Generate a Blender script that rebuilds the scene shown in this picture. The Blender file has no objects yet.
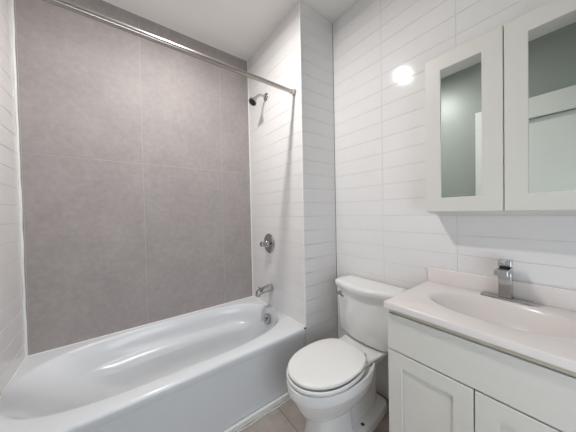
import bpy, bmesh, math, random
from mathutils import Vector, Matrix

random.seed(7)
scene = bpy.context.scene
COL = scene.collection

# ------------------------------------------------------------------ camera, world, light level
def set_camera():
    yaw, pitch, roll = math.radians(36.96), math.radians(-0.979), math.radians(-1.148)
    fwd = Vector((math.sin(yaw) * math.cos(pitch), math.cos(yaw) * math.cos(pitch), math.sin(pitch)))
    right = Vector((math.cos(yaw), -math.sin(yaw), 0))
    up = right.cross(fwd)
    r = right * math.cos(roll) + up * math.sin(roll)
    u = -right * math.sin(roll) + up * math.cos(roll)
    cd = bpy.data.cameras.new('camera')
    cd.sensor_fit = 'HORIZONTAL'
    cd.sensor_width = 36.0
    cd.lens = 36.0 * 227.4 / 576.0
    cd.clip_start = 0.01
    cam = bpy.data.objects.new('camera', cd)
    M = Matrix((r, u, -fwd)).transposed().to_4x4()
    M.translation = Vector((-1.0664, -2.0245, 1.2562))
    cam.matrix_world = M
    COL.objects.link(cam)
    scene.camera = cam
set_camera()

wd = bpy.data.worlds.new('world')
wd.use_nodes = True
wd.node_tree.nodes['Background'].inputs[0].default_value = (0.9, 0.95, 1.0, 1)
wd.node_tree.nodes['Background'].inputs[1].default_value = 0.05
scene.world = wd

LAMP_STRENGTH = 1230.0          # radiance of the ceiling lamp's lens
LAMP_POS = (-0.76, -0.81)
LAMP_R = 0.042
FILL_STRENGTH = 4.5          # radiance of the glowing panel added behind the camera for cool fill
scene.view_settings.view_transform = 'Standard'
scene.view_settings.look = 'None'
scene.view_settings.exposure = 0.0
scene.view_settings.gamma = 1.0
scene.view_settings.use_curve_mapping = False

# ------------------------------------------------------------------ dimensions (metres)
LEFT, RIGHT = -1.524, 0.338     # alcove end wall / toilet wall
OPP = -1.486                    # painted wall with the door, opposite the toilet wall
ALCOVE = -0.795                 # front line of the tub alcove
FRONT = -2.75
H = 2.745
RIM = 0.423
ROW0, PITCH = 1.3234 - 12 * 0.1022, 0.1022
COLW = 0.408

# ------------------------------------------------------------------ materials
def lin(r, g, b):
    f = lambda c: (c / 255.0) / 12.92 if c / 255.0 <= 0.04045 else ((c / 255.0 + 0.055) / 1.055) ** 2.4
    return (f(r), f(g), f(b), 1.0)

def mat(name, col, rough=0.4, metal=0.0, coat=0.0, noise=0.0, nscale=8.0, bump=0.0, bscale=60.0, spec=0.5, rnoise=0.0):
    m = bpy.data.materials.new(name)
    m.use_nodes = True
    nt = m.node_tree
    b = nt.nodes['Principled BSDF']
    b.inputs['Base Color'].default_value = col
    b.inputs['Roughness'].default_value = rough
    b.inputs['Metallic'].default_value = metal
    b.inputs['Coat Weight'].default_value = coat
    b.inputs['Specular IOR Level'].default_value = spec
    geo = nt.nodes.new('ShaderNodeNewGeometry')
    n = nt.nodes.new('ShaderNodeTexNoise')
    n.inputs['Scale'].default_value = nscale
    n.inputs['Detail'].default_value = 6
    n.inputs['Roughness'].default_value = 0.6
    nt.links.new(geo.outputs['Position'], n.inputs['Vector'])
    mx = nt.nodes.new('ShaderNodeMapRange')
    mx.inputs['From Min'].default_value = 0.32
    mx.inputs['From Max'].default_value = 0.7
    mx.inputs['To Min'].default_value = 1 - noise
    mx.inputs['To Max'].default_value = 1 + noise
    nt.links.new(n.outputs['Fac'], mx.inputs['Value'])
    mul = nt.nodes.new('ShaderNodeVectorMath')
    mul.operation = 'SCALE'
    mul.inputs[0].default_value = col[:3]
    nt.links.new(mx.outputs['Result'], mul.inputs['Scale'])
    nt.links.new(mul.outputs['Vector'], b.inputs['Base Color'])
    if rnoise:
        mr = nt.nodes.new('ShaderNodeMapRange')
        mr.inputs['To Min'].default_value = rough - rnoise
        mr.inputs['To Max'].default_value = rough + rnoise
        nt.links.new(n.outputs['Fac'], mr.inputs['Value'])
        nt.links.new(mr.outputs['Result'], b.inputs['Roughness'])
    if bump:
        n2 = nt.nodes.new('ShaderNodeTexNoise')
        n2.inputs['Scale'].default_value = bscale
        n2.inputs['Detail'].default_value = 3
        nt.links.new(geo.outputs['Position'], n2.inputs['Vector'])
        bp = nt.nodes.new('ShaderNodeBump')
        bp.inputs['Strength'].default_value = bump
        bp.inputs['Distance'].default_value = 0.002
        nt.links.new(n2.outputs['Fac'], bp.inputs['Height'])
        nt.links.new(bp.outputs['Normal'], b.inputs['Normal'])
    return m

def concrete_tile():
    """grey porcelain slab: cloudy at two scales, with a fine sandy grain"""
    m = mat('grey_porcelain', lin(167, 159, 157), 0.58, spec=0.3, noise=0.07, nscale=4.0, bump=0.12, bscale=140)
    nt = m.node_tree
    b = nt.nodes['Principled BSDF']
    src = b.inputs['Base Color'].links[0].from_socket
    geo = [n for n in nt.nodes if n.type == 'NEW_GEOMETRY'][0]
    n = nt.nodes.new('ShaderNodeTexNoise')
    n.inputs['Scale'].default_value = 26
    n.inputs['Detail'].default_value = 8
    n.inputs['Roughness'].default_value = 0.75
    nt.links.new(geo.outputs['Position'], n.inputs['Vector'])
    mr = nt.nodes.new('ShaderNodeMapRange')
    mr.inputs['From Min'].default_value = 0.3
    mr.inputs['From Max'].default_value = 0.7
    mr.inputs['To Min'].default_value = 0.89
    mr.inputs['To Max'].default_value = 1.11
    nt.links.new(n.outputs['Fac'], mr.inputs['Value'])
    sc = nt.nodes.new('ShaderNodeVectorMath')
    sc.operation = 'SCALE'
    nt.links.new(src, sc.inputs[0])
    nt.links.new(mr.outputs['Result'], sc.inputs['Scale'])
    nt.links.new(sc.outputs['Vector'], b.inputs['Base Color'])
    return m

M = dict(
    tile=mat('white_glazed_tile', lin(236, 233, 232), 0.10, noise=0.01, bump=0.03, bscale=9),
    grout=mat('pale_grout', lin(215, 212, 209), 0.8),
    grey=concrete_tile(),
    grey_grout=mat('light_grey_grout', lin(186, 181, 177), 0.8),
    caulk=mat('white_caulk', lin(240, 240, 236), 0.35),
    paint=mat('ceiling_paint', lin(243, 239, 235), 0.75, bump=0.05, bscale=220),
    wallpaint=mat('grey_green_wall_paint', lin(158, 165, 160), 0.40, spec=0.7, bump=0.05, bscale=220),
    doorpaint=mat('white_door_paint', lin(234, 236, 232), 0.35),
    floor=mat('taupe_floor_tile', lin(168, 157, 149), 0.4, noise=0.12, nscale=9),
    floor_grout=mat('dark_floor_grout', lin(112, 103, 96), 0.85),
    tub=mat('white_enamel', lin(232, 234, 237), 0.2, coat=0.3),
    china=mat('white_vitreous_china', lin(242, 241, 240), 0.1, coat=0.3),
    seat=mat('white_seat_plastic', lin(244, 242, 240), 0.2),
    marble=mat('pinkish_white_cultured_marble', lin(233, 225, 222), 0.25, noise=0.012, nscale=6),
    cabinet=mat('white_thermofoil', lin(225, 222, 215), 0.3),
    rail=mat('beige_rail_edge', lin(206, 199, 180), 0.5),
    chrome=mat('polished_chrome', (0.48, 0.48, 0.48, 1), 0.07, 1.0),
    nickel=mat('brushed_nickel', (0.52, 0.475, 0.44, 1), 0.27, 1.0),
    mirror=mat('mirror_glass', (0.74, 0.775, 0.74, 1), 0.012, 1.0),
    dark=mat('dark_rubber', lin(38, 38, 40), 0.5),
    shadowgap=mat('cabinet_interior', lin(120, 118, 112), 0.7),
)

def emission(name, col, s):
    m = bpy.data.materials.new(name)
    m.use_nodes = True
    nt = m.node_tree
    nt.nodes.remove(nt.nodes['Principled BSDF'])
    e = nt.nodes.new('ShaderNodeEmission')
    e.inputs[0].default_value = col
    e.inputs[1].default_value = s
    nt.links.new(e.outputs[0], nt.nodes['Material Output'].inputs[0])
    return m
M['lens'] = emission('lit_lamp_lens', (1.0, 0.985, 0.965, 1), LAMP_STRENGTH)
M['fill_pane'] = emission('fill_glow_pane', (0.82, 0.90, 1.0, 1), FILL_STRENGTH)

# ------------------------------------------------------------------ mesh helpers
def obj(name, bm, material, parent=None, smooth=None, recalc=True):
    if recalc:
        bmesh.ops.recalc_face_normals(bm, faces=bm.faces)
    me = bpy.data.meshes.new(name)
    bm.to_mesh(me)
    bm.free()
    for mm in (material if isinstance(material, (list, tuple)) else [material]):
        me.materials.append(mm)
    o = bpy.data.objects.new(name, me)
    COL.objects.link(o)
    if smooth is not None:
        for p in me.polygons:
            p.use_smooth = True
        me.set_sharp_from_angle(angle=math.radians(smooth))
    if parent is not None:
        o.parent = parent
        o.matrix_parent_inverse = Matrix.Translation(parent.location).inverted()
    return o

def thing(name, label, cat, loc):
    o = bpy.data.objects.new(name, None)
    o.location = loc
    o.empty_display_size = 0.1
    COL.objects.link(o)
    o['label'] = label
    o['category'] = cat
    return o

def tag(o, label, cat):
    o['label'] = label
    o['category'] = cat
    return o

def struct(o):
    o['kind'] = 'structure'
    return o

def box(bm, x0, x1, y0, y1, z0, z1, bev=0.0, seg=2, mi=0):
    vs = [bm.verts.new(p) for p in ((x0, y0, z0), (x1, y0, z0), (x1, y1, z0), (x0, y1, z0), (x0, y0, z1), (x1, y0, z1), (x1, y1, z1), (x0, y1, z1))]
    fs = [bm.faces.new([vs[i] for i in q]) for q in ((3, 2, 1, 0), (4, 5, 6, 7), (0, 1, 5, 4), (1, 2, 6, 5), (2, 3, 7, 6), (3, 0, 4, 7))]
    for f in fs:
        f.material_index = mi
    if bev:
        es = list({e for f in fs for e in f.edges})
        bmesh.ops.bevel(bm, geom=es, offset=bev, segments=seg, profile=0.5, affect='EDGES', clamp_overlap=True)

def boxbm(*a, **k):
    bm = bmesh.new()
    box(bm, *a, **k)
    return bm

def loft(bm, rings, cap0=True, cap1=True, mi=0):
    vr = [[bm.verts.new(p) for p in r] for r in rings]
    n = len(rings[0])
    for a, b in zip(vr, vr[1:]):
        for i in range(n):
            j = (i + 1) % n
            bm.faces.new((a[i], a[j], b[j], b[i])).material_index = mi
    if cap0:
        bm.faces.new(vr[0][::-1]).material_index = mi
    if cap1:
        bm.faces.new(vr[-1]).material_index = mi
    return vr

def frame_of(d):
    d = Vector(d).normalized()
    a = Vector((0, 0, 1)) if abs(d.z) < 0.9 else Vector((1, 0, 0))
    u = d.cross(a).normalized()
    return d, u, d.cross(u)

def lathe(bm, origin, axis, prof, n=32, caps=(True, True)):
    """prof: (distance along the axis, radius)"""
    d, u, v = frame_of(axis)
    o = Vector(origin)
    rings = []
    for t, r in prof:
        rings.append([o + d * t + (u * math.cos(2 * math.pi * i / n) + v * math.sin(2 * math.pi * i / n)) * max(r, 1e-4) for i in range(n)])
    loft(bm, rings, *caps)

def tube(bm, pts, rad, n=16):
    pts = [Vector(p) for p in pts]
    rads = rad if isinstance(rad, (list, tuple)) else [rad] * len(pts)
    rings = []
    up = Vector((0.0, 1.0, 0.0))
    for i, p in enumerate(pts):
        t = (pts[min(i + 1, len(pts) - 1)] - pts[max(i - 1, 0)]).normalized()
        a = up if abs(t.dot(up)) < 0.95 else Vector((0, 0, 1))
        u = t.cross(a).normalized()
        v = t.cross(u)
        rings.append([p + (u * math.cos(2 * math.pi * k / n) + v * math.sin(2 * math.pi * k / n)) * rads[i] for k in range(n)])
    loft(bm, rings)

def tile_face(bm, to3, us, zs, gap, cham, depth, jitter, mi):
    """bevelled tiles in the rectangles between successive us and zs; to3(u, z, d) with d = depth behind the face"""
    for a, b in zip(us, us[1:]):
        for c, d in zip(zs, zs[1:]):
            if b - a < 0.004 or d - c < 0.004:
                continue
            u0, u1, z0, z1 = a + gap / 2, b - gap / 2, c + gap / 2, d - gap / 2
            j = [random.uniform(0, jitter) for _ in range(4)]
            o = [bm.verts.new(to3(u, z, depth)) for u, z in ((u0, z0), (u1, z0), (u1, z1), (u0, z1))]
            e = cham
            f = [bm.verts.new(to3(u, z, j[k])) for k, (u, z) in enumerate(((u0 + e, z0 + e), (u1 - e, z0 + e), (u1 - e, z1 - e), (u0 + e, z1 - e)))]
            bm.faces.new(f).material_index = mi
            for k in range(4):
                bm.faces.new((o[k], o[(k + 1) % 4], f[(k + 1) % 4], f[k])).material_index = mi

def steps(lo, hi, origin, step):
    out = [lo]
    k = math.floor((lo - origin) / step) + 1
    while origin + k * step < hi - 1e-4:
        if origin + k * step > lo + 1e-4:
            out.append(origin + k * step)
        k += 1
    out.append(hi)
    return out

ZR = steps(0.0, H, ROW0, PITCH)

def tiled_wall(name, axis, pos, inward, u0, u1, uorigin, thick=0.09, ustep=COLW, zr=None, mats=None, gap=0.002, cham=0.0016, depth=0.002, jitter=0.0005):
    """wall slab behind `pos`, tiled on the face that looks along `inward` (+1 / -1)"""
    bm = bmesh.new()
    zr = zr or ZR
    a, b = pos - inward * thick, pos - inward * depth
    lo, hi = min(a, b), max(a, b)
    if axis == 'x':
        box(bm, lo, hi, u0, u1, zr[0], zr[-1], mi=1)
        to3 = lambda u, z, d: (pos - inward * d, u, z)
    else:
        box(bm, u0, u1, lo, hi, zr[0], zr[-1], mi=1)
        to3 = lambda u, z, d: (u, pos - inward * d, z)
    tile_face(bm, to3, steps(u0, u1, uorigin, ustep), zr, gap, cham, depth, jitter, 0)
    bmesh.ops.recalc_face_normals(bm, faces=bm.faces)
    for f in bm.faces:          # loose tile shells: make them look into the room
        if f.material_index == 0:
            n = f.normal
            c = n.x if axis == 'x' else n.y
            if c * inward < 0:
                f.normal_flip()
    return struct(obj(name, bm, mats or [M['tile'], M['grout']], recalc=False))

# ------------------------------------------------------------------ room shell
bm = boxbm(LEFT - 0.1, RIGHT + 0.1, FRONT - 0.1, 0.1, -0.1, -0.0015, mi=1)
tile_face(bm, lambda u, v, d: (u, v, -d), steps(LEFT, RIGHT, -0.27, 0.305), steps(FRONT, ALCOVE + 0.03, -0.74, 0.61), 0.004, 0.001, 0.0015, 0.0003, 0)
for f in bm.faces:
    f.normal_update()
    if f.material_index == 0 and f.normal.z < 0:
        f.normal_flip()
struct(obj('floor', bm, [M['floor'], M['floor_grout']], recalc=False))
struct(obj('ceiling', boxbm(LEFT - 0.1, RIGHT + 0.1, FRONT - 0.1, 0.1, H, H + 0.1), M['paint']))

# back wall of the alcove: large grey porcelain slabs
tiled_wall('wall_back', 'y', 0.0, -1, LEFT - 0.1, RIGHT + 0.1, -0.288, ustep=0.61, zr=[0.0, 0.423, 1.642, H],
           mats=[M['grey'], M['grey_grout']], gap=0.003, cham=0.0006, depth=0.001, jitter=0.0004)
# shower wall, its return and the toilet wall: stacked white tile
tiled_wall('wall_shower', 'x', 0.0, -1, ALCOVE + 0.002, 0.0, ALCOVE, ustep=0.9)
tiled_wall('wall_return', 'y', ALCOVE, -1, 0.003, RIGHT, 0.003)
tiled_wall('wall_right', 'x', RIGHT, -1, FRONT, ALCOVE, ALCOVE)
# opposite wall: white tile in the alcove, painted plaster beside the door
tiled_wall('wall_left', 'x', LEFT, 1, ALCOVE, 0.0, ALCOVE, ustep=0.9)
bm = bmesh.new()
DY0, DY1, DZ = -2.06, -1.41, 2.055
box(bm, LEFT - 0.1, OPP, DY1, ALCOVE - 0.012, 0, H)
box(bm, LEFT - 0.1, OPP, FRONT, DY0, 0, H)
box(bm, LEFT - 0.1, OPP, DY0, DY1, DZ, H)
struct(obj('wall_opposite', bm, M['wallpaint']))
WX0, WX1, WZ0, WZ1 = -1.30, -0.30, 0.45, 1.50  # opening for the added fill panel
bm = bmesh.new()
for q in ((LEFT - 0.1, RIGHT + 0.1, 0, WZ0), (LEFT - 0.1, RIGHT + 0.1, WZ1, H), (LEFT - 0.1, WX0, WZ0, WZ1), (WX1, RIGHT + 0.1, WZ0, WZ1)):
    box(bm, q[0], q[1], FRONT - 0.1, FRONT, q[2], q[3])
struct(obj('wall_front', bm, M['wallpaint']))
fill_panel = struct(obj('fill_panel_1', boxbm(WX0, WX1, FRONT - 0.052, FRONT - 0.046, WZ0, WZ1), M['fill_pane']))  # added unseen glowing panel for cool fill, no window known here
bm = bmesh.new()
for x0, x1, z0, z1 in ((WX0, WX0 + 0.05, WZ0, WZ1), (WX1 - 0.05, WX1, WZ0, WZ1), (WX0 + 0.05, WX1 - 0.05, WZ0, WZ0 + 0.05), (WX0 + 0.05, WX1 - 0.05, WZ1 - 0.05, WZ1), (WX0 + 0.05, WX1 - 0.05, 0.955, 0.995)):
    box(bm, x0, x1, FRONT - 0.045, FRONT + 0.005, z0, z1, bev=0.003)
obj('fill_panel_frame', bm, M['doorpaint'], fill_panel)  # frame around the added panel, shaped like a window

# door in the opposite wall (seen in the mirrors)
door = struct(obj('door_1', boxbm(OPP - 0.067, OPP - 0.022, DY0 + 0.004, DY1 - 0.004, 0.006, DZ - 0.004, bev=0.002), M['doorpaint']))
bm = bmesh.new()
box(bm, OPP, OPP + 0.020, DY1, DY1 + 0.10, 0, DZ, bev=0.003)
box(bm, OPP, OPP + 0.020, DY0 - 0.10, DY0, 0, DZ, bev=0.003)
box(bm, OPP, OPP + 0.022, DY0 - 0.10, DY1 + 0.10, DZ, DZ + 0.18, bev=0.003)
obj('door_casing', bm, M['doorpaint'], door)
bm = bmesh.new()
lathe(bm, (OPP - 0.023, DY1 - 0.07, 1.0), (1, 0, 0), [(0, 0.028), (0.006, 0.028), (0.008, 0.012), (0.035, 0.012), (0.04, 0.024), (0.055, 0.028), (0.066, 0.022), (0.07, 0.0)])
obj('door_knob', bm, M['nickel'], door, smooth=40)

# caulk beads and edge trims
def bead(name, pts, r, m=None):
    bm = bmesh.new()
    tube(bm, pts, r, 8)
    return struct(obj(name, bm, m or M['caulk'], smooth=60))
wob = [(LEFT + 0.002 + random.uniform(0, 0.003), -0.002, RIM + k * (H - RIM) / 24) for k in range(25)]
bead('trim_1', wob, [0.007 + random.uniform(-0.0015, 0.002) for _ in wob])
bead('trim_2', [(-0.001, -0.001, RIM), (-0.001, -0.001, H)], 0.006)
bead('trim_3', [(LEFT, -0.001, H), (0.0, -0.001, H)], 0.004)
bead('trim_4', [(LEFT, -0.002, RIM), (-0.0, -0.002, RIM)], 0.005)
bead('trim_5', [(-0.002, 0, RIM), (-0.002, ALCOVE + 0.01, RIM)], 0.005)
bead('trim_6', [(LEFT + 0.002, 0, RIM), (LEFT + 0.002, ALCOVE + 0.01, RIM)], 0.004)
bm = boxbm(-0.003, 0.003, ALCOVE - 0.0025, ALCOVE + 0.008, RIM + 0.004, H - 0.001, bev=0.001)
struct(obj('trim_7', bm, M['caulk']))

# ------------------------------------------------------------------ ceiling lamp
lamp = thing('ceiling_light', 'small round flush ceiling light glowing above the front edge of the bathtub', 'light', (LAMP_POS[0], LAMP_POS[1], H))
bm = bmesh.new()
lathe(bm, (LAMP_POS[0], LAMP_POS[1], H), (0, 0, -1), [(0, LAMP_R + 0.016), (0.030, LAMP_R + 0.016), (0.036, LAMP_R + 0.012), (0.036, LAMP_R), (0.031, LAMP_R)], 48, (True, False))
obj('housing', bm, M['doorpaint'], lamp, smooth=40)
bm = bmesh.new()
lathe(bm, (LAMP_POS[0], LAMP_POS[1], H - 0.031), (0, 0, -1), [(0, LAMP_R - 0.0005), (0.003, LAMP_R - 0.0005)], 48, (False, True))
obj('lens', bm, M['lens'], lamp)

# ------------------------------------------------------------------ bathtub
tub = thing('bathtub', 'white alcove bathtub with a plain apron, set against the grey tiled wall', 'bathtub', (-0.762, -0.4, 0))
TX, TY, TA, TB = -0.765, -0.377, 0.732, 0.333
angs = sorted([2 * math.pi * i / 120 for i in range(120)])
ox0, ox1, oy0, oy1 = LEFT + 0.003, -0.003, ALCOVE, -0.003
corner = [math.atan2(y - TY, x - TX) % (2 * math.pi) for x in (ox0, ox1) for y in (oy0, oy1)]
for c in corner:
    k = min(range(len(angs)), key=lambda i: abs(angs[i] - c))
    angs[k] = c
def se(cx, cy, a, b, n, t):
    c, s = math.cos(t), math.sin(t)
    k = (abs(c / a) ** n + abs(s / b) ** n) ** (-1.0 / n)
    return cx + c * k, cy + s * k
def rect(x0, x1, y0, y1, t):
    c, s = math.cos(t), math.sin(t)
    k = 1e9
    if c > 1e-9: k = min(k, (x1 - TX) / c)
    if c < -1e-9: k = min(k, (x0 - TX) / c)
    if s > 1e-9: k = min(k, (y1 - TY) / s)
    if s < -1e-9: k = min(k, (y0 - TY) / s)
    return TX + c * k, TY + s * k
def tub_ring(z, li, ri, si, n, ledge=0.0):
    """inset from the rim opening: li at the sloping left end, ri at the drain end, si at the sides; ledge = extra step on the long sides"""
    x0, x1 = TX - TA + li, TX + TA - ri
    cx, a, b = (x0 + x1) / 2, (x1 - x0) / 2, TB - si
    pts = []
    for t in angs:
        x, y = se(cx, TY, a, b, n, t)
        if ledge:
            q = (x - x0) / (x1 - x0)
            w = max(0.0, min(1.0, (q - 0.04) / 0.14)) * max(0.0, min(1.0, (0.985 - q) / 0.08))
            w = w * w * (3 - 2 * w)
            dy = y - TY
            y = TY + dy * (1 - ledge * w / b)
        pts.append((x, y, z))
    return pts
rings = []
def rr(inset, z):
    rings.append([(*rect(ox0, ox1, oy0 + inset, oy1, t), z) for t in angs])
rr(0.012, 0.372); rr(0.002, 0.374); rr(0.0, 0.378); rr(0.0, RIM - 0.016); rr(0.0015, RIM - 0.009); rr(0.006, RIM - 0.003); rr(0.013, RIM)
for z, li, ri, si, n, lg in ((RIM + 0.001, -0.006, -0.006, -0.010, 3.2, 0), (RIM, 0, 0, 0, 3.1, 0), (RIM - 0.003, 0.004, 0.003, 0.004, 3.1, 0), (RIM - 0.010, 0.010, 0.006, 0.008, 3.1, 0),
                         (0.39, 0.035, 0.018, 0.018, 3.0, 0), (0.345, 0.085, 0.03, 0.026, 3.0, 0), (0.29, 0.1466, 0.0467, 0.031, 3.0, 0.0000), (0.284, 0.1533, 0.0485, 0.032, 3.0, 0.0040), (0.279, 0.1589, 0.0501, 0.033, 3.0, 0.0130), (0.2735, 0.1651, 0.0517, 0.034, 3.0, 0.0210), (0.267, 0.1724, 0.0537, 0.035, 3.0, 0.0285), (0.2595, 0.1808, 0.0560, 0.037, 3.0, 0.0350), (0.251, 0.1903, 0.0586, 0.039, 3.0, 0.0410), (0.241, 0.2015, 0.0616, 0.041, 3.0, 0.0460), (0.22, 0.2250, 0.0680, 0.046, 3.0, 0.0500),
                         (0.16, 0.29, 0.09, 0.062, 2.8, 0.030),
                         (0.115, 0.35, 0.115, 0.085, 2.7, 0.02), (0.09, 0.41, 0.15, 0.115, 2.7, 0.01), (0.078, 0.48, 0.21, 0.16, 2.6, 0), (0.072, 0.60, 0.36, 0.24, 2.4, 0)):
    rings.append(tub_ring(z, li, ri, si, n, lg))
bm = bmesh.new()
loft(bm, rings, False, True)
obj('shell', bm, M['tub'], tub, smooth=50)
# apron: front panel and the closed ends behind it
bm = bmesh.new()
box(bm, ox0, ox1, ALCOVE + 0.012, ALCOVE + 0.030, 0.002, 0.376)
obj('apron', bm, M['tub'], tub)
# overflow plate on the drain-end wall of the basin
OV = Vector((-0.080, -0.385, 0.358))
ovn = Vector((-1, 0, 0.22)).normalized()
bm = bmesh.new()
lathe(bm, OV - ovn * 0.012, ovn, [(0, 0.044), (0.017, 0.044), (0.021, 0.040), (0.0215, 0.035), (0.019, 0.030), (0.021, 0.014), (0.022, 0.0)], 32)
ov = obj('overflow_plate', bm, M['chrome'], tub, smooth=40)
bm = bmesh.new()
box(bm, OV.x - 0.017, OV.x - 0.010, OV.y - 0.006, OV.y + 0.006, OV.z - 0.012, OV.z + 0.016, bev=0.002)
obj('trip_lever', bm, M['chrome'], ov)
bm = bmesh.new()
lathe(bm, (-0.30, TY, 0.070), (0, 0, 1), [(0, 0.036), (0.004, 0.036), (0.006, 0.03), (0.004, 0.024), (0.004, 0.018), (0.012, 0.016), (0.013, 0.0)], 28)
obj('drain', bm, M['chrome'], tub, smooth=40)
# chip at the front corner by the shower wall
bm = bmesh.new()
bmesh.ops.create_icosphere(bm, subdivisions=2, radius=0.008)
for v in bm.verts:
    v.co = Vector((v.co.x * 1.2, v.co.y * 0.7, v.co.z * 0.7)) + Vector((-0.006, ALCOVE + 0.001, RIM - 0.004))
o = obj('chipped_corner', bm, M['dark'], tub, smooth=60)
o['label'] = 'dark chip at the front corner of the rim'
# white strip and caulk line along the foot of the apron
bm = boxbm(ox0, -0.004, ALCOVE - 0.009, ALCOVE + 0.011, 0.0, 0.034, bev=0.003)
struct(obj('trim_8', bm, M['caulk']))
pts = [(-0.9 + k * 0.04, ALCOVE - 0.017 - 0.003 * math.sin(k * 1.3), 0.0012) for k in range(22)]
bead('trim_9', pts, [0.0018 + 0.001 * abs(math.sin(k * 0.9)) for k in range(22)])

# ------------------------------------------------------------------ shower curtain rod
RY, RZ = -0.715, 2.134
rod = thing('shower_curtain_rod', 'long straight metal curtain rod spanning the alcove high above the bathtub', 'curtain rod', (-0.762, RY, RZ))
bm = bmesh.new()
tube(bm, [(LEFT + 0.004, RY, RZ), (-0.55, RY, RZ)], 0.0155, 24)
obj('tube', bm, M['nickel'], rod, smooth=40)
bm = bmesh.new()
tube(bm, [(-0.56, RY, RZ), (-0.004, RY, RZ)], 0.0140, 24)
obj('inner_tube', bm, M['nickel'], rod, smooth=40)
for x, d in ((0.0, -1), (LEFT, 1)):
    bm = bmesh.new()
    lathe(bm, (x, RY, RZ), (d, 0, 0), [(0.0, 0.024), (0.006, 0.024), (0.009, 0.02), (0.024, 0.0175), (0.034, 0.0165), (0.036, 0.013)], 28)
    obj('end_flange', bm, M['chrome'], rod, smooth=40)

# ------------------------------------------------------------------ shower head
SY, SZ = -0.323, 2.262
sh = thing('shower', 'small chrome shower head with a dark face on a bent arm', 'shower head', (0, SY, SZ))
bm = bmesh.new()
lathe(bm, (0, SY, SZ), (-1, 0, 0), [(0, 0.034), (0.004, 0.034), (0.010, 0.028), (0.016, 0.014), (0.018, 0.0)], 32)
obj('wall_flange', bm, M['chrome'], sh, smooth=40)
bm = bmesh.new()
arm = [(0.0, SY, SZ), (-0.03, SY, SZ + 0.004), (-0.055, SY, SZ + 0.002), (-0.078, SY, SZ - 0.010), (-0.096, SY, SZ - 0.028), (-0.108, SY, SZ - 0.044)]
tube(bm, arm, 0.0105, 16)
obj('arm', bm, M['chrome'], sh, smooth=60)
hd = Vector((-0.62, -0.12, -0.78)).normalized()
h0 = Vector(arm[-1]) - hd * 0.006
bm = bmesh.new()
lathe(bm, h0, hd, [(0, 0.012), (0.004, 0.016), (0.014, 0.017), (0.020, 0.014), (0.024, 0.017), (0.032, 0.026), (0.043, 0.034), (0.050, 0.036), (0.055, 0.035), (0.057, 0.031)], 36)
obj('head', bm, M['chrome'], sh, smooth=40)
bm = bmesh.new()
lathe(bm, h0 + hd * 0.055, hd, [(0, 0.031), (0.004, 0.030), (0.005, 0.023), (0.003, 0.021), (0.004, 0.010), (0.006, 0.0)], 36)
face = obj('spray_face', bm, M['dark'], sh, smooth=40)
face['label'] = 'dark spray face'

# ------------------------------------------------------------------ mixing valve
VY, VZ = -0.326, 0.985
vl = thing('shower_valve', 'round chrome shower valve trim with a lever handle on the white tiled wall', 'shower valve', (0, VY, VZ))
bm = bmesh.new()
lathe(bm, (0, VY, VZ), (-1, 0, 0), [(0, 0.086), (0.004, 0.086), (0.010, 0.080), (0.016, 0.064), (0.020, 0.045), (0.022, 0.030), (0.022, 0.0)], 48)
obj('escutcheon', bm, M['chrome'], vl, smooth=40)
bm = bmesh.new()
lathe(bm, (-0.018, VY, VZ), (-1, 0, 0), [(0, 0.034), (0.018, 0.032), (0.024, 0.029), (0.030, 0.018), (0.045, 0.016)], 32)
obj('sleeve', bm, M['chrome'], vl, smooth=40)
bm = bmesh.new()
lathe(bm, (-0.058, VY, VZ), (-1, 0, 0), [(0, 0.016), (0.003, 0.022), (0.020, 0.023), (0.027, 0.019), (0.030, 0.0)], 32)
hv = obj('handle', bm, M['chrome'], vl, smooth=40)
bm = bmesh.new()
tube(bm, [(-0.066, VY - 0.015, VZ), (-0.062, VY - 0.045, VZ), (-0.058, VY - 0.068, VZ + 0.001)], [0.010, 0.008, 0.0075], 14)
obj('lever', bm, M['chrome'], hv, smooth=60)

# ------------------------------------------------------------------ tub spout
PY, PZ = -0.345, 0.600
sp = thing('tub_spout', 'chrome tub spout with a diverter knob low on the white tiled wall', 'spout', (0, PY, PZ))
bm = bmesh.new()
rings = []
for t, zc, hw, hh in ((0.0, 0.0, 0.030, 0.031), (0.006, 0.0, 0.031, 0.032), (0.03, -0.001, 0.029, 0.030), (0.07, -0.004, 0.026, 0.026), (0.10, -0.010, 0.024, 0.024), (0.122, -0.018, 0.022, 0.024), (0.134, -0.026, 0.019, 0.022), (0.139, -0.032, 0.012, 0.015)):
    rings.append([(-t * 1.08, PY + hw * 1.05 * math.cos(a), PZ + zc + hh * 1.1 * math.sin(a)) for a in [2 * math.pi * i / 28 for i in range(28)]])
loft(bm, rings)
lathe(bm, (-0.127, PY, PZ - 0.032), (-0.12, 0, -1), [(0, 0.019), (0.018, 0.018), (0.019, 0.013), (0.012, 0.012)], 24)
obj('spout_body', bm, M['chrome'], sp, smooth=40)
bm = bmesh.new()
lathe(bm, (-0.120, PY, PZ + 0.007), (-0.1, 0, 1), [(0, 0.005), (0.012, 0.005), (0.014, 0.008), (0.022, 0.008), (0.024, 0.0)], 18)
obj('diverter_knob', bm, M['chrome'], sp, smooth=40)

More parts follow.
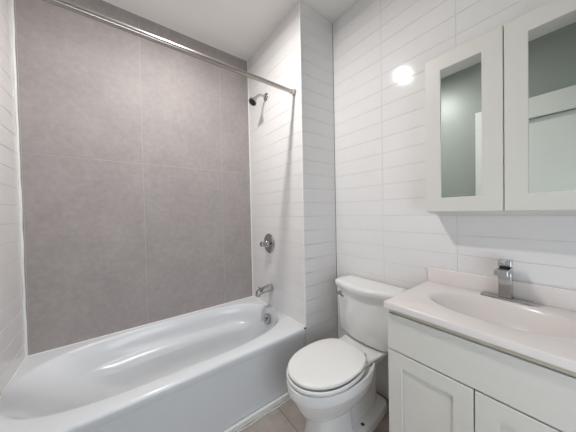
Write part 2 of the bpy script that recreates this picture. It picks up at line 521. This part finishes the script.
# ------------------------------------------------------------------ toilet
TCY = -1.150
toilet = thing('toilet', 'white two-piece toilet with its lid closed, between the bathtub and the vanity', 'toilet', (RIGHT - 0.35, TCY, 0))
def W(u, v, z):
    return (RIGHT - u, TCY + v, z)
def egg(z, ub, uf, hw, back=0.6, n=2.1, nb=2.6, mid=0.48, N=72):
    """plan outline: elliptical nose, flatter tail narrowing to `back` of the full width"""
    um = ub + (uf - ub) * mid
    pts = []
    for i in range(N):
        t = 2 * math.pi * i / N
        c, s = math.cos(t), math.sin(t)
        if c >= 0:
            k = (abs(c) ** n + abs(s) ** n) ** (-1.0 / n)
            u, v = um + c * k * (uf - um), s * k * hw
        else:
            k = (abs(c) ** 5 + abs(s) ** 5) ** (-1.0 / 5)
            q = min(1.0, abs(c) * k)
            u = um + c * k * (um - ub)
            v = s * k * hw * (1 - (1 - back) * q ** nb)
        pts.append(W(u, v, z))
    return pts
bm = bmesh.new()
loft(bm, [egg(z, ub, uf, hw, back=bk) for z, ub, uf, hw, bk in (
    (0.186, 0.20, 0.628, 0.092, 0.66), (0.190, 0.19, 0.645, 0.103, 0.66), (0.202, 0.18, 0.661, 0.114, 0.65), (0.230, 0.17, 0.684, 0.130, 0.64), (0.265, 0.17, 0.703, 0.147, 0.64), (0.300, 0.17, 0.717, 0.159, 0.64), (0.322, 0.19, 0.726, 0.166, 0.64),
    (0.329, 0.19, 0.727, 0.167, 0.64), (0.3305, 0.19, 0.737, 0.176, 0.64), (0.336, 0.19, 0.741, 0.179, 0.64), (0.350, 0.19, 0.742, 0.180, 0.64), (0.378, 0.19, 0.743, 0.181, 0.64), (0.386, 0.19, 0.741, 0.179, 0.64), (0.389, 0.19, 0.737, 0.175, 0.64), (0.388, 0.197, 0.729, 0.168, 0.64), (0.376, 0.20, 0.720, 0.161, 0.64), (0.374, 0.24, 0.68, 0.12, 0.64))])
# pedestal column under the nose of the bowl
loft(bm, [egg(z, ub, uf, hw, back=0.7, n=2.5) for z, ub, uf, hw in ((0.0, 0.36, 0.640, 0.120), (0.012, 0.36, 0.638, 0.117), (0.06, 0.36, 0.628, 0.108), (0.12, 0.36, 0.620, 0.099), (0.21, 0.36, 0.612, 0.092))])
# trapway body behind it
loft(bm, [egg(z, ub, uf, hw, back=0.8) for z, ub, uf, hw in ((0.0, 0.085, 0.50, 0.078), (0.08, 0.085, 0.50, 0.072), (0.20, 0.080, 0.50, 0.074), (0.28, 0.075, 0.48, 0.082), (0.345, 0.07, 0.45, 0.094))])
# deck that carries the tank
rg = lambda u0, u1, hw0, z: [W(u, v, z) for u, v in ((u1, -hw0 * 0.8), (u1, hw0 * 0.8), (u1 - 0.02, hw0 * 0.86), (u0 + 0.02, hw0), (u0, hw0 - 0.02), (u0, -hw0 + 0.02), (u0 + 0.02, -hw0), (u1 - 0.02, -hw0 * 0.86))]
loft(bm, [rg(0.055, 0.33, 0.080, 0.300), rg(0.05, 0.34, 0.098, 0.345), rg(0.045, 0.345, 0.128, 0.374), rg(0.04, 0.35, 0.146, 0.386), rg(0.04, 0.35, 0.150, 0.396), rg(0.04, 0.35, 0.149, 0.402), rg(0.045, 0.345, 0.145, 0.406)])
# foot ledge
def foot(z, d):
    return [W(u, v, z) for u, v in ((0.06 - d, -0.085 - d), (0.09, -0.11 - d), (0.24, -0.128 - d), (0.38, -0.130 - d), (0.47, -0.116 - d), (0.53 + d, -0.080 - d), (0.55 + d, -0.04),
                                    (0.55 + d, 0.04), (0.53 + d, 0.080 + d), (0.47, 0.116 + d), (0.38, 0.130 + d), (0.24, 0.128 + d), (0.09, 0.11 + d), (0.06 - d, 0.085 + d))]
loft(bm, [foot(0.001, 0.006), foot(0.034, 0.004), foot(0.044, 0.0), foot(0.048, -0.008)])
obj('bowl', bm, M['china'], toilet, smooth=35)
for s in (-1, 1):
    bm = bmesh.new()
    lathe(bm, W(0.325, s * 0.103, 0.0465), (0, 0, 1), [(0, 0.0105), (0.0025, 0.0105), (0.003, 0.008), (0.002, 0.0)], 20)
    o = obj('bolt_hole', bm, M['dark'], toilet, smooth=40)
    o['label'] = 'dark bolt hole in the foot'
# seat ring on its bumpers
bm = bmesh.new()
loft(bm, [egg(z, 0.29 + d, 0.740 - d, 0.1745 - d, back=0.66) for z, d in ((0.405, 0.045), (0.405, 0.011), (0.397, 0.009), (0.3955, 0.006), (0.397, 0.002), (0.401, 0.0), (0.409, 0.0), (0.4135, 0.002), (0.415, 0.006), (0.4135, 0.009), (0.406, 0.011), (0.406, 0.045))])
for u, v in ((0.66, 0.09), (0.66, -0.09), (0.42, 0.14), (0.42, -0.14)):
    p = W(u, v, 0)
    box(bm, p[0] - 0.014, p[0] + 0.014, p[1] - 0.008, p[1] + 0.008, 0.388, 0.397)
obj('seat', bm, M['seat'], toilet, smooth=40)
# lid
bm = bmesh.new()
loft(bm, [egg(z, 0.272 + d * 0.8, 0.735 - d, 0.1695 - d, back=0.66) for z, d in ((0.435, 0.04), (0.435, 0.011), (0.4235, 0.009), (0.4215, 0.006), (0.423, 0.002), (0.426, 0.001), (0.432, 0.0), (0.437, 0.002), (0.4405, 0.008), (0.4425, 0.022), (0.444, 0.06), (0.445, 0.11))])
for u, v in ((0.66, 0.09), (0.66, -0.09), (0.42, 0.135), (0.42, -0.135)):
    p = W(u, v, 0)
    box(bm, p[0] - 0.010, p[0] + 0.010, p[1] - 0.006, p[1] + 0.006, 0.4145, 0.422)
obj('lid', bm, M['seat'], toilet, smooth=40)
for s_ in (-1, 1):
    bm = bmesh.new()
    box(bm, *sorted((RIGHT - 0.262, RIGHT - 0.290)), TCY + s_ * 0.075 - 0.016, TCY + s_ * 0.075 + 0.016, 0.404, 0.432, bev=0.006, seg=3)
    obj('hinge', bm, M['seat'], toilet, smooth=40)
# tank with a bowed front
def tank(z, u0, u1, hw, bow, r=0.03, N=12):
    pts = []
    def arc(cu, cv, a0, a1, k=6):
        return [(cu + r * math.cos(a0 + (a1 - a0) * i / k), cv + r * math.sin(a0 + (a1 - a0) * i / k)) for i in range(k + 1)]
    q = arc(u1 - bow - r, hw - r, math.pi / 2, 0)
    fr = [(u1 - bow * (2 * (i / N) - 1) ** 2, (hw - r) * (1 - 2 * i / N)) for i in range(1, N)]
    pl = [(u0, hw - 0.0)] + q + fr + [(a, -b) for a, b in reversed(q)] + [(u0, -hw)]
    return [W(u, v, z) for u, v in pl]
bm = bmesh.new()
loft(bm, [tank(z, 0.018, u1, hw, b) for z, u1, hw, b in ((0.405, 0.165, 0.165, 0.02), (0.420, 0.185, 0.188, 0.026), (0.445, 0.198, 0.197, 0.030), (0.60, 0.208, 0.205, 0.034), (0.735, 0.214, 0.211, 0.036))])
obj('tank', bm, M['china'], toilet, smooth=35)
bm = bmesh.new()
loft(bm, [tank(z, 0.012 + d * 0.5, 0.236 - d, 0.229 - d, 0.044, r=0.05) for z, d in ((0.734, 0.012), (0.737, 0.004), (0.742, 0.001), (0.762, 0.0), (0.770, 0.0015), (0.775, 0.006), (0.7775, 0.014), (0.778, 0.04))])
obj('tank_lid', bm, M['china'], toilet, smooth=35)
bm = bmesh.new()
lathe(bm, W(0.188, 0.157, 0.698), (-1, 0.15, 0), [(0, 0.014), (0.012, 0.014), (0.016, 0.010), (0.026, 0.010), (0.028, 0.0)], 20)
fl = obj('flush_lever', bm, M['chrome'], toilet, smooth=40)
bm = bmesh.new()
tube(bm, [W(0.210, 0.157, 0.698), W(0.219, 0.128, 0.696), W(0.223, 0.108, 0.693)], [0.007, 0.0065, 0.0075], 12)
obj('lever_arm', bm, M['chrome'], fl, smooth=60)

# ------------------------------------------------------------------ vanity cabinet
CX, VY0, VY1 = -0.117, -2.094, -1.484          # door faces, right and left ends
van = thing('vanity_cabinet', 'white two-door shaker vanity cabinet under the sink top', 'cabinet', (0.1, -1.79, 0))
bm = bmesh.new()
box(bm, CX + 0.021, RIGHT - 0.004, VY0 + 0.002, VY0 + 0.018, 0.09, 0.826)
box(bm, CX + 0.021, RIGHT - 0.004, VY1 - 0.018, VY1 - 0.002, 0.09, 0.826)
box(bm, RIGHT - 0.012, RIGHT - 0.004, VY0 + 0.018, VY1 - 0.018, 0.09, 0.826)
box(bm, CX + 0.021, RIGHT - 0.012, VY0 + 0.018, VY1 - 0.018, 0.09, 0.106)
box(bm, CX + 0.036, CX + 0.052, VY0 + 0.018, VY1 - 0.018, 0.106, 0.826)
box(bm, CX + 0.080, RIGHT - 0.004, VY0 + 0.004, VY1 - 0.004, 0.0, 0.09)
obj('carcass', bm, M['cabinet'], van)
bm = boxbm(CX + 0.007, CX + 0.0345, VY0 + 0.004, VY1 - 0.0035, 0.806, 0.8265)
o = obj('top_rail', bm, M['rail'], van)
o['label'] = 'beige rail in the gap under the sink top'
obj('drawer_front', boxbm(CX, CX + 0.0195, VY0, VY1, 0.6465, 0.803, bev=0.002), M['cabinet'], van)
def shaker(y0, y1, z0, z1, st, xf, th, rec):
    """frame and recessed panel, front face at xf looking along -x"""
    bm = bmesh.new()
    e = 0.0015
    b0, b1, c0, c1 = y0 + st, y1 - st, z0 + st, z1 - st
    def ring(x, a0, a1, d0, d1):
        return [(x, a0, d0), (x, a1, d0), (x, a1, d1), (x, a0, d1)]
    loft(bm, [ring(xf + th, y0, y1, z0, z1), ring(xf + e, y0, y1, z0, z1), ring(xf, y0 + e, y1 - e, z0 + e, z1 - e),
              ring(xf, b0, b1, c0, c1), ring(xf + rec, b0 + 0.0025, b1 - 0.0025, c0 + 0.0025, c1 - 0.0025)])
    return bm
mid = (VY0 + VY1) / 2
for a, b in ((mid + 0.002, VY1), (VY0, mid - 0.002)):
    obj('door', shaker(a, b, 0.095, 0.640, 0.058, CX, 0.0195, 0.008), M['cabinet'], van)

# ------------------------------------------------------------------ sink top with integral bowl
cx0, cx1, cy0, cy1, CZ = -0.137, RIGHT - 0.003, -2.104, -1.478, 0.8575
top = thing('sink_top', 'pinkish white one-piece sink top with an oval basin and low backsplash', 'sink', (0.1, -1.79, 0.83))
SX, SYC, SA, SB = 0.115, -1.800, 0.142, 0.222
sang = sorted([2 * math.pi * i / 96 for i in range(96)])
for c in [math.atan2(y - SYC, x - SX) % (2 * math.pi) for x in (cx0, cx1) for y in (cy0, cy1)]:
    k = min(range(96), key=lambda i: abs(sang[i] - c)); sang[k] = c
def srect(ins, z):
    out = []
    for t in sang:
        c, s = math.cos(t), math.sin(t)
        k = 1e9
        if c > 1e-9: k = min(k, (cx1 - ins - SX) / c)
        if c < -1e-9: k = min(k, (cx0 + ins - SX) / c)
        if s > 1e-9: k = min(k, (cy1 - ins - SYC) / s)
        if s < -1e-9: k = min(k, (cy0 + ins - SYC) / s)
        out.append((SX + c * k, SYC + s * k, z))
    return out
def sell(f, z, dx=0.0):
    return [(*se(SX + dx, SYC, SA * f, SB * f, 2.15, t), z) for t in sang]
bm = bmesh.new()
loft(bm, [srect(0.006, 0.8275), srect(0.0, 0.830), srect(0.0, CZ - 0.005), srect(0.0012, CZ - 0.0015), srect(0.005, CZ),
          sell(1.07, CZ), sell(1.03, CZ - 0.001), sell(0.99, CZ - 0.005), sell(0.95, CZ - 0.013), sell(0.90, CZ - 0.026), sell(0.84, CZ - 0.045, 0.002), sell(0.75, CZ - 0.070, 0.004),
          sell(0.62, CZ - 0.095, 0.008), sell(0.45, CZ - 0.113, 0.012), sell(0.28, CZ - 0.122, 0.015), sell(0.12, CZ - 0.126, 0.015)], False, True)
obj('basin', bm, M['marble'], top, smooth=50)
bm = boxbm(RIGHT - 0.022, RIGHT - 0.003, cy0, cy1, CZ - 0.002, 0.934, bev=0.004, seg=3)
obj('backsplash', bm, M['marble'], top, smooth=40)
bm = bmesh.new()
lathe(bm, (SX + 0.015, SYC, CZ - 0.1265), (0, 0, 1), [(0, 0.022), (0.003, 0.022), (0.004, 0.018), (0.002, 0.014), (0.002, 0.012), (0.006, 0.011), (0.007, 0.0)], 24)
obj('drain', bm, M['chrome'], top, smooth=40)

# ------------------------------------------------------------------ faucet
FX, FY = 0.283, -1.803
fa = thing('faucet', 'square chrome single-handle faucet on a flat deck plate behind the sink basin', 'faucet', (FX, FY, CZ))
obj('deck_plate', boxbm(FX - 0.024, FX + 0.024, FY - 0.082, FY + 0.082, CZ + 0.0002, CZ + 0.009, bev=0.002), M['chrome'], fa)
bm = bmesh.new()
box(bm, FX - 0.021, FX + 0.021, FY - 0.021, FY + 0.021, CZ + 0.009, CZ + 0.140, bev=0.002)
obj('column', bm, M['chrome'], fa)
bm = bmesh.new()
box(bm, FX - 0.092, FX + 0.0212, FY - 0.0212, FY + 0.0212, CZ + 0.117, CZ + 0.1395, bev=0.002)
box(bm, FX - 0.086, FX - 0.070, FY - 0.012, FY + 0.012, CZ + 0.112, CZ + 0.118, bev=0.001)
obj('spout', bm, M['chrome'], fa)
bm = bmesh.new()
box(bm, FX - 0.017, FX + 0.017, FY - 0.017, FY + 0.017, CZ + 0.139, CZ + 0.147)
o = obj('neck', bm, M['dark'], fa)
o['label'] = 'dark gap under the handle'
bm = bmesh.new()
box(bm, FX - 0.021, FX + 0.021, FY - 0.021, FY + 0.021, CZ + 0.1455, CZ + 0.172, bev=0.002)
hb = obj('handle', bm, M['chrome'], fa)
bm = bmesh.new()
box(bm, FX - 0.085, FX - 0.010, FY - 0.010, FY + 0.010, CZ + 0.168, CZ + 0.174, bev=0.0015)
obj('lever', bm, M['chrome'], hb)

# ------------------------------------------------------------------ mirrored medicine cabinet
MX, MY0, MY1, MZ0, MZ1 = 0.218, -2.107, -1.512, 1.243, 2.0054
mc = thing('medicine_cabinet', 'white wall cabinet with two mirrored doors above the sink', 'medicine cabinet', (RIGHT, -1.81, MZ0))
obj('body', boxbm(MX + 0.0205, RIGHT - 0.002, MY0 + 0.003, MY1 - 0.003, MZ0 - 0.008, MZ1 + 0.004, bev=0.001), M['cabinet'], mc)
def mirror_door(y0, y1):
    st, e = 0.069, 0.002
    bm = bmesh.new()
    def ring(x, d):
        return [(x, y0 + d, MZ0 + d), (x, y1 - d, MZ0 + d), (x, y1 - d, MZ1 - d), (x, y0 + d, MZ1 - d)]
    loft(bm, [ring(MX + 0.0195, st + 0.001), ring(MX + 0.0195, 0), ring(MX + e, 0), ring(MX, e), ring(MX, st - 0.001), ring(MX + 0.001, st), ring(MX + 0.006, st + 0.0005), ring(MX + 0.0195, st + 0.001)], False, False)
    bmesh.ops.remove_doubles(bm, verts=bm.verts, dist=1e-5)
    d = obj('door', bm, M['cabinet'], mc)
    obj('mirror', boxbm(MX + 0.005, MX + 0.010, y0 + st - 0.001, y1 - st + 0.001, MZ0 + st - 0.001, MZ1 - st + 0.001), M['mirror'], d)
mm = -1.8093
mirror_door(mm + 0.0015, MY1)
mirror_door(MY0, mm - 0.0015)
